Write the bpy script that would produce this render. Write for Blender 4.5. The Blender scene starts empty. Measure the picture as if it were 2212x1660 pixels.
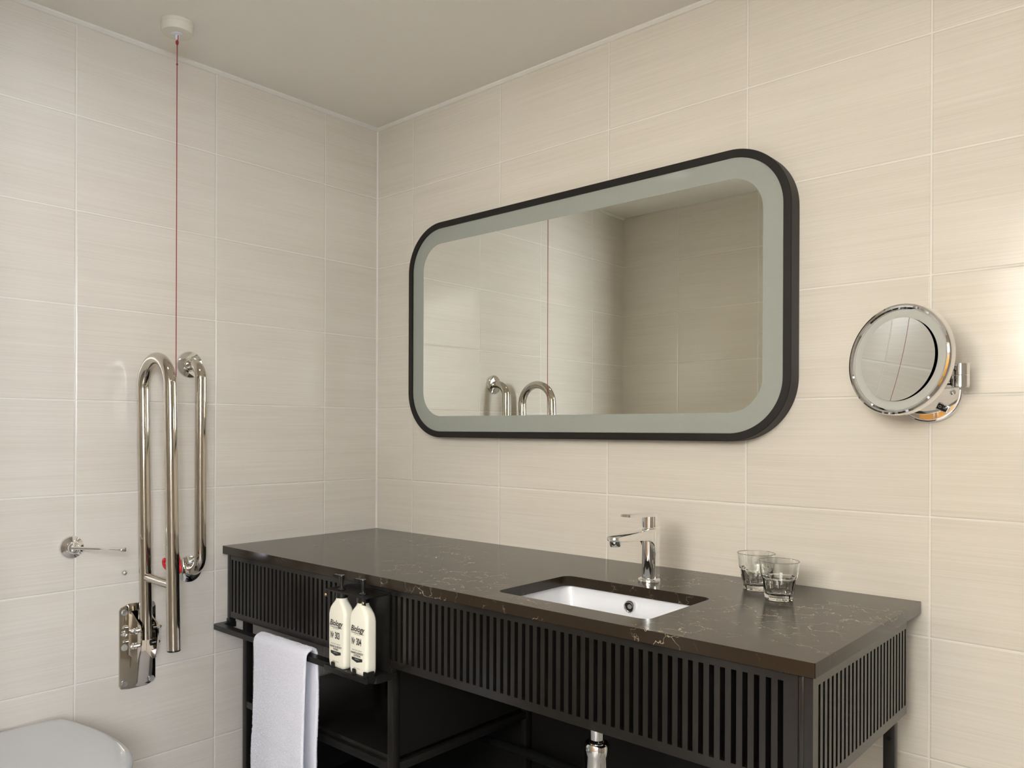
import bpy, bmesh, math, random
from mathutils import Vector, Matrix

# ------------------------------------------------------------------ camera, world, exposure
SC = bpy.context.scene
COL = SC.collection
cam_d = bpy.data.cameras.new('camera')
cam_d.sensor_width = 36.0
cam_d.sensor_fit = 'HORIZONTAL'
cam_d.lens = 1711.945 * 36.0 / 2212.0
cam_d.shift_x = (1106.0 - 1050.03) / 2212.0
cam_d.shift_y = (929.08 - 830.0) / 2212.0
cam_d.clip_start = 0.02
cam = bpy.data.objects.new('camera', cam_d)
COL.objects.link(cam)
_r = Vector((0.7375, 0.6754, 0.0037)).normalized()
_d = Vector((-0.6754, 0.7375, -0.0008)).normalized()
_u = _r.cross(_d).normalized()
cam.matrix_world = Matrix(((_r.x, _u.x, -_d.x, 2.2302), (_r.y, _u.y, -_d.y, -1.8492), (_r.z, _u.z, -_d.z, 1.1890), (0, 0, 0, 1)))
SC.camera = cam
wd = bpy.data.worlds.new('world'); SC.world = wd
wd.use_nodes = True
wd.node_tree.nodes['Background'].inputs[0].default_value = (0.75, 0.82, 0.9, 1)
wd.node_tree.nodes['Background'].inputs[1].default_value = 0.3
SC.view_settings.view_transform = 'Standard'
SC.view_settings.look = 'None'
SC.view_settings.gamma = 1.0
SC.view_settings.use_curve_mapping = False
SC.view_settings.exposure = 0.12
DOORWAY_FILL_POWER = 20.0
SIDE_FILL_POWER = 33.0
FILL_LAMP_POWER = 2.5
HALL_FILL_POWER = 1.5
FILL_DOWNLIGHT_POWER = 46.0

R = random.Random(7)
PI = math.pi
CEIL = 2.274
TW, TH = 0.40129, 0.253
XR = 2.75          # right wall
YF = -1.71         # front wall (room side)
YB = -3.50         # end of the hall
XH = 4.10          # right end of the hall


# ------------------------------------------------------------------ materials
def nodes_of(name):
    m = bpy.data.materials.new(name); m.use_nodes = True
    nt = m.node_tree
    return m, nt, nt.nodes['Principled BSDF']


def simple(name, col, rough=0.5, metal=0.0, spec=0.5, coat=0.0, sheen=0.0, ior=1.5, noise=0.0, nscale=40.0, bump=0.0, coat_rough=0.03):
    m, nt, b = nodes_of(name)
    b.inputs['Base Color'].default_value = (*col, 1)
    b.inputs['Roughness'].default_value = rough
    b.inputs['Metallic'].default_value = metal
    b.inputs['Specular IOR Level'].default_value = spec
    b.inputs['IOR'].default_value = ior
    b.inputs['Coat Weight'].default_value = coat
    b.inputs['Coat Roughness'].default_value = coat_rough
    b.inputs['Sheen Weight'].default_value = sheen
    tc = nt.nodes.new('ShaderNodeTexCoord')
    nz = nt.nodes.new('ShaderNodeTexNoise'); nz.inputs['Scale'].default_value = nscale; nz.inputs['Detail'].default_value = 3
    nt.links.new(tc.outputs['Object'], nz.inputs['Vector'])
    if noise > 0:
        mx = nt.nodes.new('ShaderNodeMix'); mx.data_type = 'RGBA'
        mx.inputs['A'].default_value = (*[c * (1 - noise) for c in col], 1)
        mx.inputs['B'].default_value = (*[min(1, c * (1 + noise)) for c in col], 1)
        nt.links.new(nz.outputs['Fac'], mx.inputs['Factor'])
        nt.links.new(mx.outputs['Result'], b.inputs['Base Color'])
    if bump > 0:
        bp = nt.nodes.new('ShaderNodeBump'); bp.inputs['Strength'].default_value = bump; bp.inputs['Distance'].default_value = 0.002
        nt.links.new(nz.outputs['Fac'], bp.inputs['Height'])
        nt.links.new(bp.outputs['Normal'], b.inputs['Normal'])
    return m


def emitter(name, col, power):
    m, nt, b = nodes_of(name)
    b.inputs['Base Color'].default_value = (0.8, 0.8, 0.8, 1)
    b.inputs['Emission Color'].default_value = (*col, 1)
    b.inputs['Emission Strength'].default_value = power
    return m


def tile_mat(name, axis, sign, off, seed, tone_a, tone_b, grout):
    """Glazed wall tiles 400 x 250 with fine horizontal brush streaks; axis 0 / 1 is the run of the wall."""
    m, nt, b = nodes_of(name)
    N, L = nt.nodes, nt.links

    def math_(op, a, c=None, cl=False):
        n = N.new('ShaderNodeMath'); n.operation = op; n.use_clamp = cl
        for i, v in enumerate((a, c)):
            if v is None: continue
            if isinstance(v, (int, float)): n.inputs[i].default_value = v
            else: L.new(v, n.inputs[i])
        return n.outputs[0]
    tc = N.new('ShaderNodeTexCoord')
    sp = N.new('ShaderNodeSeparateXYZ'); L.new(tc.outputs['Object'], sp.inputs[0])
    u = math_('DIVIDE', math_('SUBTRACT', math_('MULTIPLY', sp.outputs[axis], float(sign)), off), TW)
    v = math_('DIVIDE', math_('SUBTRACT', CEIL, sp.outputs[2]), TH)
    iu, iv = math_('FLOOR', u), math_('FLOOR', v)
    fu, fv = math_('FRACT', u), math_('FRACT', v)
    du = math_('MULTIPLY', math_('MINIMUM', fu, math_('SUBTRACT', 1.0, fu)), TW)
    dv = math_('MULTIPLY', math_('MINIMUM', fv, math_('SUBTRACT', 1.0, fv)), TH)
    dist = math_('MINIMUM', du, dv)
    gm = N.new('ShaderNodeMapRange'); gm.interpolation_type = 'SMOOTHSTEP'
    gm.inputs['From Min'].default_value = 0.0011; gm.inputs['From Max'].default_value = 0.0019
    L.new(dist, gm.inputs['Value'])                                  # 0 in the grout, 1 on the tile
    cid = N.new('ShaderNodeCombineXYZ'); L.new(iu, cid.inputs[0]); L.new(iv, cid.inputs[1]); cid.inputs[2].default_value = seed
    wn = N.new('ShaderNodeTexWhiteNoise'); wn.noise_dimensions = '3D'; L.new(cid.outputs[0], wn.inputs['Vector'])
    vec = N.new('ShaderNodeCombineXYZ')
    L.new(math_('MULTIPLY', u, 1.1), vec.inputs[0])
    L.new(math_('MULTIPLY', v, 115.0), vec.inputs[1])
    L.new(math_('MULTIPLY', wn.outputs['Value'], 50.0), vec.inputs[2])
    n1 = N.new('ShaderNodeTexNoise'); n1.inputs['Scale'].default_value = 1.0; n1.inputs['Detail'].default_value = 5; n1.inputs['Roughness'].default_value = 0.68
    L.new(vec.outputs[0], n1.inputs['Vector'])
    vec2 = N.new('ShaderNodeCombineXYZ')
    L.new(math_('MULTIPLY', u, 0.8), vec2.inputs[0]); L.new(math_('MULTIPLY', v, 5.0), vec2.inputs[1])
    L.new(math_('MULTIPLY', wn.outputs['Value'], 20.0), vec2.inputs[2])
    n2 = N.new('ShaderNodeTexNoise'); n2.inputs['Scale'].default_value = 1.0; n2.inputs['Detail'].default_value = 2
    L.new(vec2.outputs[0], n2.inputs['Vector'])
    fac = math_('ADD', math_('MULTIPLY', math_('SUBTRACT', n1.outputs['Fac'], 0.5), 1.9), math_('MULTIPLY', n2.outputs['Fac'], 0.55))
    fac = math_('ADD', fac, math_('MULTIPLY', math_('SUBTRACT', wn.outputs['Value'], 0.5), 0.16))
    fac = math_('ADD', fac, 0.23, True)
    mx = N.new('ShaderNodeMix'); mx.data_type = 'RGBA'
    mx.inputs['A'].default_value = (*tone_a, 1); mx.inputs['B'].default_value = (*tone_b, 1)
    L.new(fac, mx.inputs['Factor'])
    mg = N.new('ShaderNodeMix'); mg.data_type = 'RGBA'
    mg.inputs['A'].default_value = (*grout, 1)
    L.new(gm.outputs[0], mg.inputs['Factor']); L.new(mx.outputs['Result'], mg.inputs['B'])
    L.new(mg.outputs['Result'], b.inputs['Base Color'])
    rr = math_('SUBTRACT', 0.75, math_('MULTIPLY', gm.outputs[0], 0.60))
    L.new(rr, b.inputs['Roughness'])
    b.inputs['Specular IOR Level'].default_value = 0.5
    # relief: grout sits lower than the glaze, glaze is very slightly wavy
    g2 = N.new('ShaderNodeMapRange'); g2.interpolation_type = 'SMOOTHSTEP'
    g2.inputs['From Min'].default_value = 0.0012; g2.inputs['From Max'].default_value = 0.0042
    L.new(dist, g2.inputs['Value'])
    wv = N.new('ShaderNodeTexNoise'); wv.inputs['Scale'].default_value = 6.0; wv.inputs['Detail'].default_value = 1
    L.new(tc.outputs['Object'], wv.inputs['Vector'])
    h = math_('ADD', math_('MULTIPLY', g2.outputs[0], 0.0010), math_('MULTIPLY', wv.outputs['Fac'], 0.0016))
    h = math_('ADD', h, math_('MULTIPLY', n1.outputs['Fac'], 0.00006))
    bp = N.new('ShaderNodeBump'); bp.inputs['Strength'].default_value = 1.0; bp.inputs['Distance'].default_value = 1.0
    L.new(h, bp.inputs['Height']); L.new(bp.outputs['Normal'], b.inputs['Normal'])
    return m


BLOBS = [(0.16, -0.33, 0.13), (0.30, -0.20, 0.14), (0.45, -0.22, 0.12), (0.62, -0.27, 0.12), (0.75, -0.28, 0.13), (0.78, -0.37, 0.13), (0.70, -0.46, 0.11),
         (0.93, -0.50, 0.10), (1.31, -0.15, 0.13), (1.50, -0.29, 0.14), (1.60, -0.33, 0.13), (1.63, -0.25, 0.12), (1.66, -0.46, 0.12), (1.70, -0.15, 0.11), (1.49, -0.55, 0.11), (1.20, -0.57, 0.09)]


def quartz_mat():
    m, nt, b = nodes_of('dark_quartz')
    N, L = nt.nodes, nt.links
    tc = N.new('ShaderNodeTexCoord')
    wn = N.new('ShaderNodeTexNoise'); wn.inputs['Scale'].default_value = 6; wn.inputs['Detail'].default_value = 5; wn.inputs['Roughness'].default_value = 0.7
    L.new(tc.outputs['Object'], wn.inputs['Vector'])
    mp = N.new('ShaderNodeVectorMath'); mp.operation = 'MULTIPLY_ADD'
    L.new(wn.outputs['Color'], mp.inputs[0]); mp.inputs[1].default_value = (0.15, 0.15, 0.15); L.new(tc.outputs['Object'], mp.inputs[2])
    vo = N.new('ShaderNodeTexVoronoi'); vo.feature = 'DISTANCE_TO_EDGE'; vo.inputs['Scale'].default_value = 22
    L.new(mp.outputs[0], vo.inputs['Vector'])
    vein = N.new('ShaderNodeMapRange'); vein.inputs['From Min'].default_value = 0.0; vein.inputs['From Max'].default_value = 0.021
    vein.inputs['To Min'].default_value = 1.0; vein.inputs['To Max'].default_value = 0.0
    L.new(vo.outputs['Distance'], vein.inputs['Value'])
    pt = N.new('ShaderNodeTexNoise'); pt.inputs['Scale'].default_value = 3.2; pt.inputs['Detail'].default_value = 6; pt.inputs['Roughness'].default_value = 0.72
    L.new(tc.outputs['Object'], pt.inputs['Vector'])
    msk = N.new('ShaderNodeMapRange'); msk.inputs['From Min'].default_value = 0.56; msk.inputs['From Max'].default_value = 0.72
    L.new(pt.outputs['Fac'], msk.inputs['Value'])
    geo = N.new('ShaderNodeSeparateXYZ'); L.new(tc.outputs['Object'], geo.inputs[0])
    acc = None
    for bx_, by_, br_ in BLOBS:                       # the veins gather in drifts across the slab
        vd = N.new('ShaderNodeVectorMath'); vd.operation = 'DISTANCE'
        cx_ = N.new('ShaderNodeCombineXYZ'); L.new(geo.outputs[0], cx_.inputs[0]); L.new(geo.outputs[1], cx_.inputs[1])
        L.new(cx_.outputs[0], vd.inputs[0]); vd.inputs[1].default_value = (bx_, by_, 0)
        mr = N.new('ShaderNodeMapRange'); mr.inputs['From Min'].default_value = 0.0; mr.inputs['From Max'].default_value = br_ * 1.75
        mr.inputs['To Min'].default_value = 0.30; mr.inputs['To Max'].default_value = 0.0
        L.new(vd.outputs['Value'], mr.inputs['Value'])
        if acc is None: acc = mr.outputs[0]
        else:
            mm = N.new('ShaderNodeMath'); mm.operation = 'MAXIMUM'; L.new(acc, mm.inputs[0]); L.new(mr.outputs[0], mm.inputs[1]); acc = mm.outputs[0]
    ad = N.new('ShaderNodeMath'); ad.operation = 'ADD'; L.new(acc, ad.inputs[0]); L.new(pt.outputs['Fac'], ad.inputs[1])
    L.new(ad.outputs[0], msk.inputs['Value'])
    br = N.new('ShaderNodeTexNoise'); br.inputs['Scale'].default_value = 24; br.inputs['Detail'].default_value = 3
    L.new(tc.outputs['Object'], br.inputs['Vector'])
    bm_ = N.new('ShaderNodeMapRange'); bm_.inputs['From Min'].default_value = 0.44; bm_.inputs['From Max'].default_value = 0.55
    L.new(br.outputs['Fac'], bm_.inputs['Value'])
    f0 = N.new('ShaderNodeMath'); f0.operation = 'MULTIPLY'; L.new(vein.outputs[0], f0.inputs[0]); L.new(msk.outputs[0], f0.inputs[1])
    f = N.new('ShaderNodeMath'); f.operation = 'MULTIPLY'; L.new(f0.outputs[0], f.inputs[0]); L.new(bm_.outputs[0], f.inputs[1])
    mx = N.new('ShaderNodeMix'); mx.data_type = 'RGBA'
    mx.inputs['A'].default_value = (0.026, 0.0180, 0.0110, 1); mx.inputs['B'].default_value = (0.62, 0.52, 0.38, 1)
    L.new(f.outputs[0], mx.inputs['Factor'])
    L.new(mx.outputs['Result'], b.inputs['Base Color'])
    b.inputs['Roughness'].default_value = 0.17
    b.inputs['Specular IOR Level'].default_value = 0.34
    return m


def glass_mat():
    m, nt, b = nodes_of('clear_glass')
    b.inputs['Base Color'].default_value = (0.97, 0.98, 0.97, 1)
    b.inputs['Transmission Weight'].default_value = 1.0
    b.inputs['Roughness'].default_value = 0.0
    b.inputs['IOR'].default_value = 1.5
    return m


TONE_A, TONE_B, GROUT = (0.665, 0.610, 0.520), (0.785, 0.735, 0.650), (0.81, 0.775, 0.70)
M = {}
M['tile_back'] = tile_mat('tile_back', 0, 1, 0.19104, 1.0, TONE_A, TONE_B, GROUT)
M['tile_left'] = tile_mat('tile_left', 1, -1, 0.22948, 2.0, TONE_A, TONE_B, GROUT)
M['tile_front'] = tile_mat('tile_front', 0, 1, 0.3134, 3.0, TONE_A, TONE_B, GROUT)

M['ceiling'] = simple('ceiling_paint', (0.90, 0.865, 0.79), 0.85, spec=0.2, noise=0.015, nscale=3)
M['caulk'] = simple('white_caulk', (0.80, 0.77, 0.70), 0.5, noise=0.03, nscale=60)
M['floor'] = simple('floor_tile', (0.36, 0.35, 0.34), 0.35, noise=0.12, nscale=8)
M['hall'] = simple('hall_paint', (0.40, 0.365, 0.32), 0.8, noise=0.02, nscale=5)
M['room_paint'] = simple('room_paint', (0.42, 0.39, 0.35), 0.8, noise=0.02, nscale=5)
M['door_trim'] = simple('door_casing', (0.78, 0.75, 0.66), 0.45, noise=0.02, nscale=8)
M['orange_wood'] = simple('orange_oak', (0.62, 0.30, 0.06), 0.4, noise=0.25, nscale=6)
M['daylight'] = emitter('daylit_window_pane', (1.0, 0.985, 0.92), DOORWAY_FILL_POWER)
M['side_daylight'] = emitter('side_daylit_window_pane', (0.91, 0.97, 1.11), SIDE_FILL_POWER)
M['lamp'] = emitter('lamp_diffuser', (1.0, 0.96, 0.88), FILL_LAMP_POWER)
M['downlight'] = emitter('downlight_diffuser', (1.0, 0.93, 0.80), FILL_DOWNLIGHT_POWER)
M['hall_lamp'] = emitter('hall_lamp_diffuser', (0.98, 0.99, 1.0), HALL_FILL_POWER)
M['black'] = simple('black_lacquer', (0.011, 0.0095, 0.0080), 0.23, spec=0.56, noise=0.25, nscale=30)
M['black_dark'] = simple('black_board', (0.006, 0.0055, 0.005), 0.6, spec=0.2, noise=0.3, nscale=60)
M['black_metal'] = simple('black_metal', (0.010, 0.009, 0.008), 0.30, spec=0.32, noise=0.2, nscale=50)
M['black_gloss'] = simple('black_plastic', (0.010, 0.010, 0.010), 0.18, spec=0.5, noise=0.1, nscale=50)
M['quartz'] = quartz_mat()
M['chrome'] = simple('chrome', (0.86, 0.86, 0.86), 0.035, 1.0, noise=0.01)
M['steel'] = simple('polished_steel', (0.58, 0.535, 0.47), 0.07, 1.0, noise=0.02)
M['mirror'] = simple('mirror_silver', (0.92, 0.94, 0.89), 0.0, 1.0, noise=0.003)
M['mirror_dim'] = simple('magnifier_silver', (0.74, 0.745, 0.70), 0.01, 1.0, noise=0.003)
M['frost'] = simple('frosted_glass', (0.325, 0.345, 0.305), 0.5, spec=0.4, coat=0.08, ior=1.5, noise=0.03, nscale=90, coat_rough=0.0)
M['frost2'] = simple('frosted_ring_glass', (0.50, 0.50, 0.46), 0.4, spec=0.5, noise=0.03, nscale=90)
M['frame'] = simple('black_mirror_frame', (0.0110, 0.0090, 0.0075), 0.5, spec=0.35, noise=0.15, nscale=50)
M['ceramic'] = simple('white_ceramic', (0.86, 0.87, 0.91), 0.07, spec=0.5, noise=0.01)
M['seat'] = simple('white_toilet_plastic', (0.70, 0.71, 0.74), 0.16, spec=0.5, noise=0.01)
M['towel'] = simple('white_terry', (0.84, 0.84, 0.90), 0.95, spec=0.1, sheen=0.25, noise=0.08, nscale=420, bump=0.6)
M['bottle'] = simple('cream_bottle', (0.82, 0.79, 0.66), 0.38, noise=0.02, nscale=20)
M['ink'] = simple('black_print', (0.02, 0.02, 0.02), 0.5, noise=0.1)
M['pale_print'] = simple('pale_print', (0.55, 0.53, 0.46), 0.5, noise=0.05)
M['red_plastic'] = simple('red_plastic', (0.62, 0.008, 0.02), 0.3, noise=0.05)
M['red_cord'] = simple('red_cord', (0.30, 0.012, 0.018), 0.7, noise=0.25, nscale=900)
M['cream_plastic'] = simple('cream_plastic', (0.80, 0.77, 0.66), 0.4, noise=0.02)
M['white_plastic'] = simple('white_plastic', (0.78, 0.78, 0.82), 0.35, noise=0.02)
M['brass'] = simple('worn_brass', (0.50, 0.36, 0.22), 0.25, 1.0, noise=0.15)
M['bolt'] = simple('zinc_bolt', (0.52, 0.53, 0.52), 0.3, 1.0, noise=0.08, nscale=200)
M['glass'] = glass_mat()
M['pipe_black'] = simple('black_pipe', (0.010, 0.010, 0.010), 0.35, noise=0.2)


# ------------------------------------------------------------------ mesh helpers
def box(bm, x0, x1, y0, y1, z0, z1, bev=0.0, seg=2):
    r = bmesh.ops.create_cube(bm, size=1.0)
    vs = r['verts']
    for v in vs:
        v.co = Vector((x0 + (v.co.x + .5) * (x1 - x0), y0 + (v.co.y + .5) * (y1 - y0), z0 + (v.co.z + .5) * (z1 - z0)))
    if bev > 0:
        es = list({e for v in vs for e in v.link_edges})
        bmesh.ops.bevel(bm, geom=es, offset=bev, segments=seg, profile=0.5, affect='EDGES')
    return bm


def frame_from(axis):
    a = Vector(axis).normalized()
    t = Vector((0, 0, 1)) if abs(a.z) < 0.9 else Vector((1, 0, 0))
    u = t.cross(a).normalized(); w = a.cross(u).normalized()
    return u, w, a


def lathe(bm, origin, axis, prof, n=40, u=None):
    """prof: (radius, height) pairs swept around axis; radius 0 closes the end."""
    o = Vector(origin)
    uu, ww, a = frame_from(axis)
    rings = []
    for r, h in prof:
        if r <= 1e-9:
            rings.append([bm.verts.new(o + a * h)])
        else:
            rings.append([bm.verts.new(o + a * h + (uu * math.cos(2 * PI * k / n) + ww * math.sin(2 * PI * k / n)) * r) for k in range(n)])
    for A, B in zip(rings, rings[1:]):
        for k in range(n):
            k2 = (k + 1) % n
            if len(A) == 1 and len(B) == 1: break
            if len(A) == 1: bm.faces.new((A[0], B[k], B[k2]))
            elif len(B) == 1: bm.faces.new((A[k], B[0], A[k2]))
            else: bm.faces.new((A[k], B[k], B[k2], A[k2]))
    return bm


def cyl(bm, p0, p1, r, n=24, bev=0.0, r2=None):
    p0, p1 = Vector(p0), Vector(p1); h = (p1 - p0).length
    r2 = r if r2 is None else r2
    if bev > 0: pr = [(0, 0), (r - bev, 0), (r - bev * .3, bev * .3), (r, bev), (r2, h - bev), (r2 - bev * .3, h - bev * .3), (r2 - bev, h), (0, h)]
    else: pr = [(0, 0), (r, 0), (r2, h), (0, h)]
    return lathe(bm, p0, p1 - p0, pr, n)


def arc(c, e1, e2, r, a0, a1, n):
    c, e1, e2 = Vector(c), Vector(e1), Vector(e2)
    return [c + (e1 * math.cos(a0 + (a1 - a0) * k / n) + e2 * math.sin(a0 + (a1 - a0) * k / n)) * r for k in range(n + 1)]


def tube(bm, pts, r, n=20, caps=True, round_caps=False):
    pts = [Vector(p) for p in pts]
    rings = []
    u = None
    for i, p in enumerate(pts):
        t = (pts[min(i + 1, len(pts) - 1)] - pts[max(i - 1, 0)]).normalized()
        if u is None: u, w, _ = frame_from(t)
        else:
            u = (u - t * u.dot(t)).normalized(); w = t.cross(u).normalized()
        rings.append([bm.verts.new(p + (u * math.cos(2 * PI * k / n) + w * math.sin(2 * PI * k / n)) * r) for k in range(n)])
    for A, B in zip(rings, rings[1:]):
        for k in range(n):
            bm.faces.new((A[k], A[(k + 1) % n], B[(k + 1) % n], B[k]))
    if caps:
        for ring, s, a, b_ in ((rings[0], -1, pts[0], pts[1]), (rings[-1], 1, pts[-1], pts[-2])):
            if round_caps:
                tip = bm.verts.new(a + (a - b_).normalized() * r * 0.7)
                for k in range(n): bm.faces.new((ring[k], ring[(k + 1) % n], tip))
            else: bm.faces.new(ring if s < 0 else ring[::-1])
    return bm


def prism(bm, outline, to3, d0, d1, inner=None):
    """Extrude a 2-D outline between depths d0 and d1 (to3(p, d) maps to space); inner is an optional hole of the same vertex count."""
    def ring(o, d): return [bm.verts.new(to3(p, d)) for p in o]
    A, B = ring(outline, d0), ring(outline, d1)
    n = len(A)
    for k in range(n): bm.faces.new((A[k], A[(k + 1) % n], B[(k + 1) % n], B[k]))
    if inner is None:
        bm.faces.new(A[::-1]); bm.faces.new(B)
    else:
        C, D = ring(inner, d0), ring(inner, d1)
        for k in range(n):
            k2 = (k + 1) % n
            bm.faces.new((C[k2], C[k], D[k], D[k2]))
            bm.faces.new((A[k2], A[k], C[k], C[k2]))
            bm.faces.new((B[k], B[k2], D[k2], D[k]))
    return bm


def rrect(x0, x1, y0, y1, r, n=10):
    pts = []
    for cx, cy, a in ((x1 - r, y1 - r, 0), (x0 + r, y1 - r, PI / 2), (x0 + r, y0 + r, PI), (x1 - r, y0 + r, 1.5 * PI)):
        for k in range(n + 1):
            t = a + PI / 2 * k / n
            pts.append((cx + r * math.cos(t), cy + r * math.sin(t)))
    return pts


XY = lambda p, d: Vector((p[0], p[1], d))
XZ = lambda p, d: Vector((p[0], d, p[1]))
YZ = lambda p, d: Vector((d, p[0], p[1]))


def obj(name, bm, mat, parent=None, smooth=True, angle=35.0, label=None):
    bmesh.ops.recalc_face_normals(bm, faces=bm.faces[:])
    if parent is not None:
        base = Vector((0, 0, 0)); q = parent
        while q is not None:
            base += q.location; q = q.parent
        bmesh.ops.translate(bm, vec=-base, verts=bm.verts[:])
    me = bpy.data.meshes.new(name); bm.to_mesh(me); bm.free()
    for m in (mat if isinstance(mat, (list, tuple)) else [mat]): me.materials.append(M[m])
    if smooth:
        me.polygons.foreach_set('use_smooth', [True] * len(me.polygons))
        me.set_sharp_from_angle(angle=math.radians(angle))
    o = bpy.data.objects.new(name, me); COL.objects.link(o)
    if parent is not None: o.parent = parent
    if label: o['label'] = label
    return o


def thing(name, label, cat, loc, group=None):
    o = bpy.data.objects.new(name, None); COL.objects.link(o)
    o.location = loc; o.empty_display_size = 0.05
    o['label'] = label; o['category'] = cat
    if group: o['group'] = group
    return o


def tag(o, label, cat, group=None):
    o['label'] = label; o['category'] = cat
    if group: o['group'] = group
    return o


def struct(name, bm, mat, label=None, smooth=False):
    o = obj(name, bm, mat, None, smooth)
    o['kind'] = 'structure'
    if label: o['label'] = label
    return o


NB = bmesh.new


# ------------------------------------------------------------------ room shell
struct('floor', box(NB(), -0.12, XH + 0.12, YB - 0.12, 0.12, -0.1, 0.0), 'floor')
struct('ceiling', box(NB(), -0.12, XH + 0.12, YB - 0.12, 0.12, CEIL, CEIL + 0.1), 'ceiling')
struct('wall_back', box(NB(), -0.12, XR + 0.12, 0.0, 0.12, 0.0, CEIL), 'tile_back')
struct('wall_left', box(NB(), -0.12, 0.0, YF - 0.10, 0.0, 0.0, CEIL), 'tile_left')
struct('wall_right', box(NB(), XR, XR + 0.12, YF, 0.0, 0.0, CEIL), 'room_paint')
DX0, DX1, DH = 1.02, 2.58, 2.08
bm = NB()
box(bm, 0.0, DX0, YF - 0.10, YF, 0.0, CEIL)
box(bm, DX1, XH, YF - 0.10, YF, 0.0, CEIL)
box(bm, DX0, DX1, YF - 0.10, YF, DH, CEIL)
struct('wall_front', bm, 'tile_front')
bm = NB()
for a, b in ((DX0 + 0.001, DX0 + 0.02), (DX1 - 0.02, DX1 - 0.001)):
    box(bm, a, b, YF - 0.105, YF + 0.004, 0.0, DH - 0.02)
box(bm, DX0 + 0.001, DX1 - 0.001, YF - 0.105, YF + 0.004, DH - 0.02, DH - 0.001)
struct('door_1', bm, 'door_trim')
struct('wall_hall_left', box(NB(), -0.12, 0.0, YB, YF - 0.10, 0.0, CEIL), 'hall')
VY0, VY1, VZ0, VZ1 = -3.42, -1.92, 1.25, 2.20
bm = NB()
box(bm, XH, XH + 0.12, YB, VY0, 0.0, CEIL)
box(bm, XH, XH + 0.12, VY1, YF - 0.10, 0.0, CEIL)
box(bm, XH, XH + 0.12, VY0, VY1, 0.0, VZ0)
box(bm, XH, XH + 0.12, VY0, VY1, VZ1, CEIL)
struct('wall_hall_right', bm, 'hall')
win2 = struct('window_2', prism(NB(), rrect(VY0, VY1, VZ0, VZ1, 0.004, 2), YZ, XH + 0.02, XH + 0.08, rrect(VY0 + 0.05, VY1 - 0.05, VZ0 + 0.05, VZ1 - 0.05, 0.004, 2)), 'door_trim')  # unseen window, added to brighten the left wall and the corner
obj('pane', box(NB(), XH + 0.055, XH + 0.06, VY0 + 0.051, VY1 - 0.051, VZ0 + 0.051, VZ1 - 0.051), 'side_daylight', win2, False)
WX0, WX1, WZ0, WZ1 = 1.42, 2.70, 1.40, 2.24
bm = NB()
box(bm, -0.12, WX0, YB - 0.12, YB, 0.0, CEIL)
box(bm, WX1, XH + 0.12, YB - 0.12, YB, 0.0, CEIL)
box(bm, WX0, WX1, YB - 0.12, YB, 0.0, WZ0)
box(bm, WX0, WX1, YB - 0.12, YB, WZ1, CEIL)
struct('wall_far', bm, 'hall')
win = struct('window_1', prism(NB(), rrect(WX0, WX1, WZ0, WZ1, 0.004, 2), XZ, YB - 0.08, YB - 0.02, rrect(WX0 + 0.05, WX1 - 0.05, WZ0 + 0.05, WZ1 - 0.05, 0.004, 2)), 'door_trim')  # unseen window, added to send soft light in through the doorway
obj('pane', box(NB(), WX0 + 0.051, WX1 - 0.051, YB - 0.06, YB - 0.055, WZ0 + 0.051, WZ1 - 0.051), 'daylight', win, False)
# silicone beads along the ceiling and in the corner
struct('trim_1', prism(NB(), [(0.0, CEIL), (0.0, CEIL - 0.011), (-0.003, CEIL - 0.010), (-0.008, CEIL - 0.004), (-0.009, CEIL)], YZ, 0.0, XR), 'caulk')
struct('trim_2', prism(NB(), [(0.0, CEIL), (0.0, CEIL - 0.012), (0.003, CEIL - 0.011), (0.009, CEIL - 0.004), (0.010, CEIL)], XZ, YF, 0.0), 'caulk')
struct('trim_3', prism(NB(), [(0.0, 0.0), (0.0045, 0.0), (0.004, -0.0018), (0.0018, -0.004), (0.0, -0.0045)], XY, 0.831, CEIL), 'caulk')

# unseen ceiling lamp, added for soft light from the doorway side of the room
t = thing('ceiling_light', 'square flush ceiling lamp between the doorway and the vanity', 'ceiling light', (2.475, -1.2, CEIL))
lx0, lx1, ly0, ly1 = 2.28, 2.67, -1.50, -0.90
obj('lamp_frame', prism(NB(), rrect(lx0, lx1, ly0, ly1, 0.02), XY, CEIL - 0.03, CEIL, rrect(lx0 + 0.02, lx1 - 0.02, ly0 + 0.02, ly1 - 0.02, 0.01)), 'white_plastic', t)
obj('diffuser', prism(NB(), rrect(lx0 + 0.021, lx1 - 0.021, ly0 + 0.021, ly1 - 0.021, 0.01), XY, CEIL - 0.024, CEIL - 0.018), 'lamp', t, False)
t = thing('hall_light', 'round ceiling lamp in the hall outside the doorway', 'ceiling light', (1.9, -2.5, CEIL))  # unseen hall lamp, added to throw more light through the doorway
obj('lamp_body', lathe(NB(), (1.9, -2.5, CEIL), (0, 0, -1), [(0.50, 0), (0.50, 0.03), (0.485, 0.03), (0.485, 0.012), (0, 0.012)], 48), 'white_plastic', t)
obj('diffuser', lathe(NB(), (1.9, -2.5, CEIL), (0, 0, -1), [(0, 0.02), (0.482, 0.02), (0.45, 0.045), (0, 0.055)], 48), 'hall_lamp', t)
t = thing('downlight', 'small recessed ceiling downlight above the toilet', 'ceiling light', (0.62, -1.12, CEIL))  # unseen lamp, added to lift the front wall seen in the mirror
obj('baffle', lathe(NB(), (0.62, -1.12, CEIL), (0, 0, -1), [(0, .001), (.062, .001), (.064, .050), (.080, .052), (.080, .054), (.0605, .055), (.059, .004), (0, .004)], 48), 'white_plastic', t)
obj('diffuser', lathe(NB(), (0.62, -1.12, CEIL), (0, 0, -1), [(0, .005), (.058, .005), (.058, .007), (0, .008)], 48), 'downlight', t)
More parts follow.
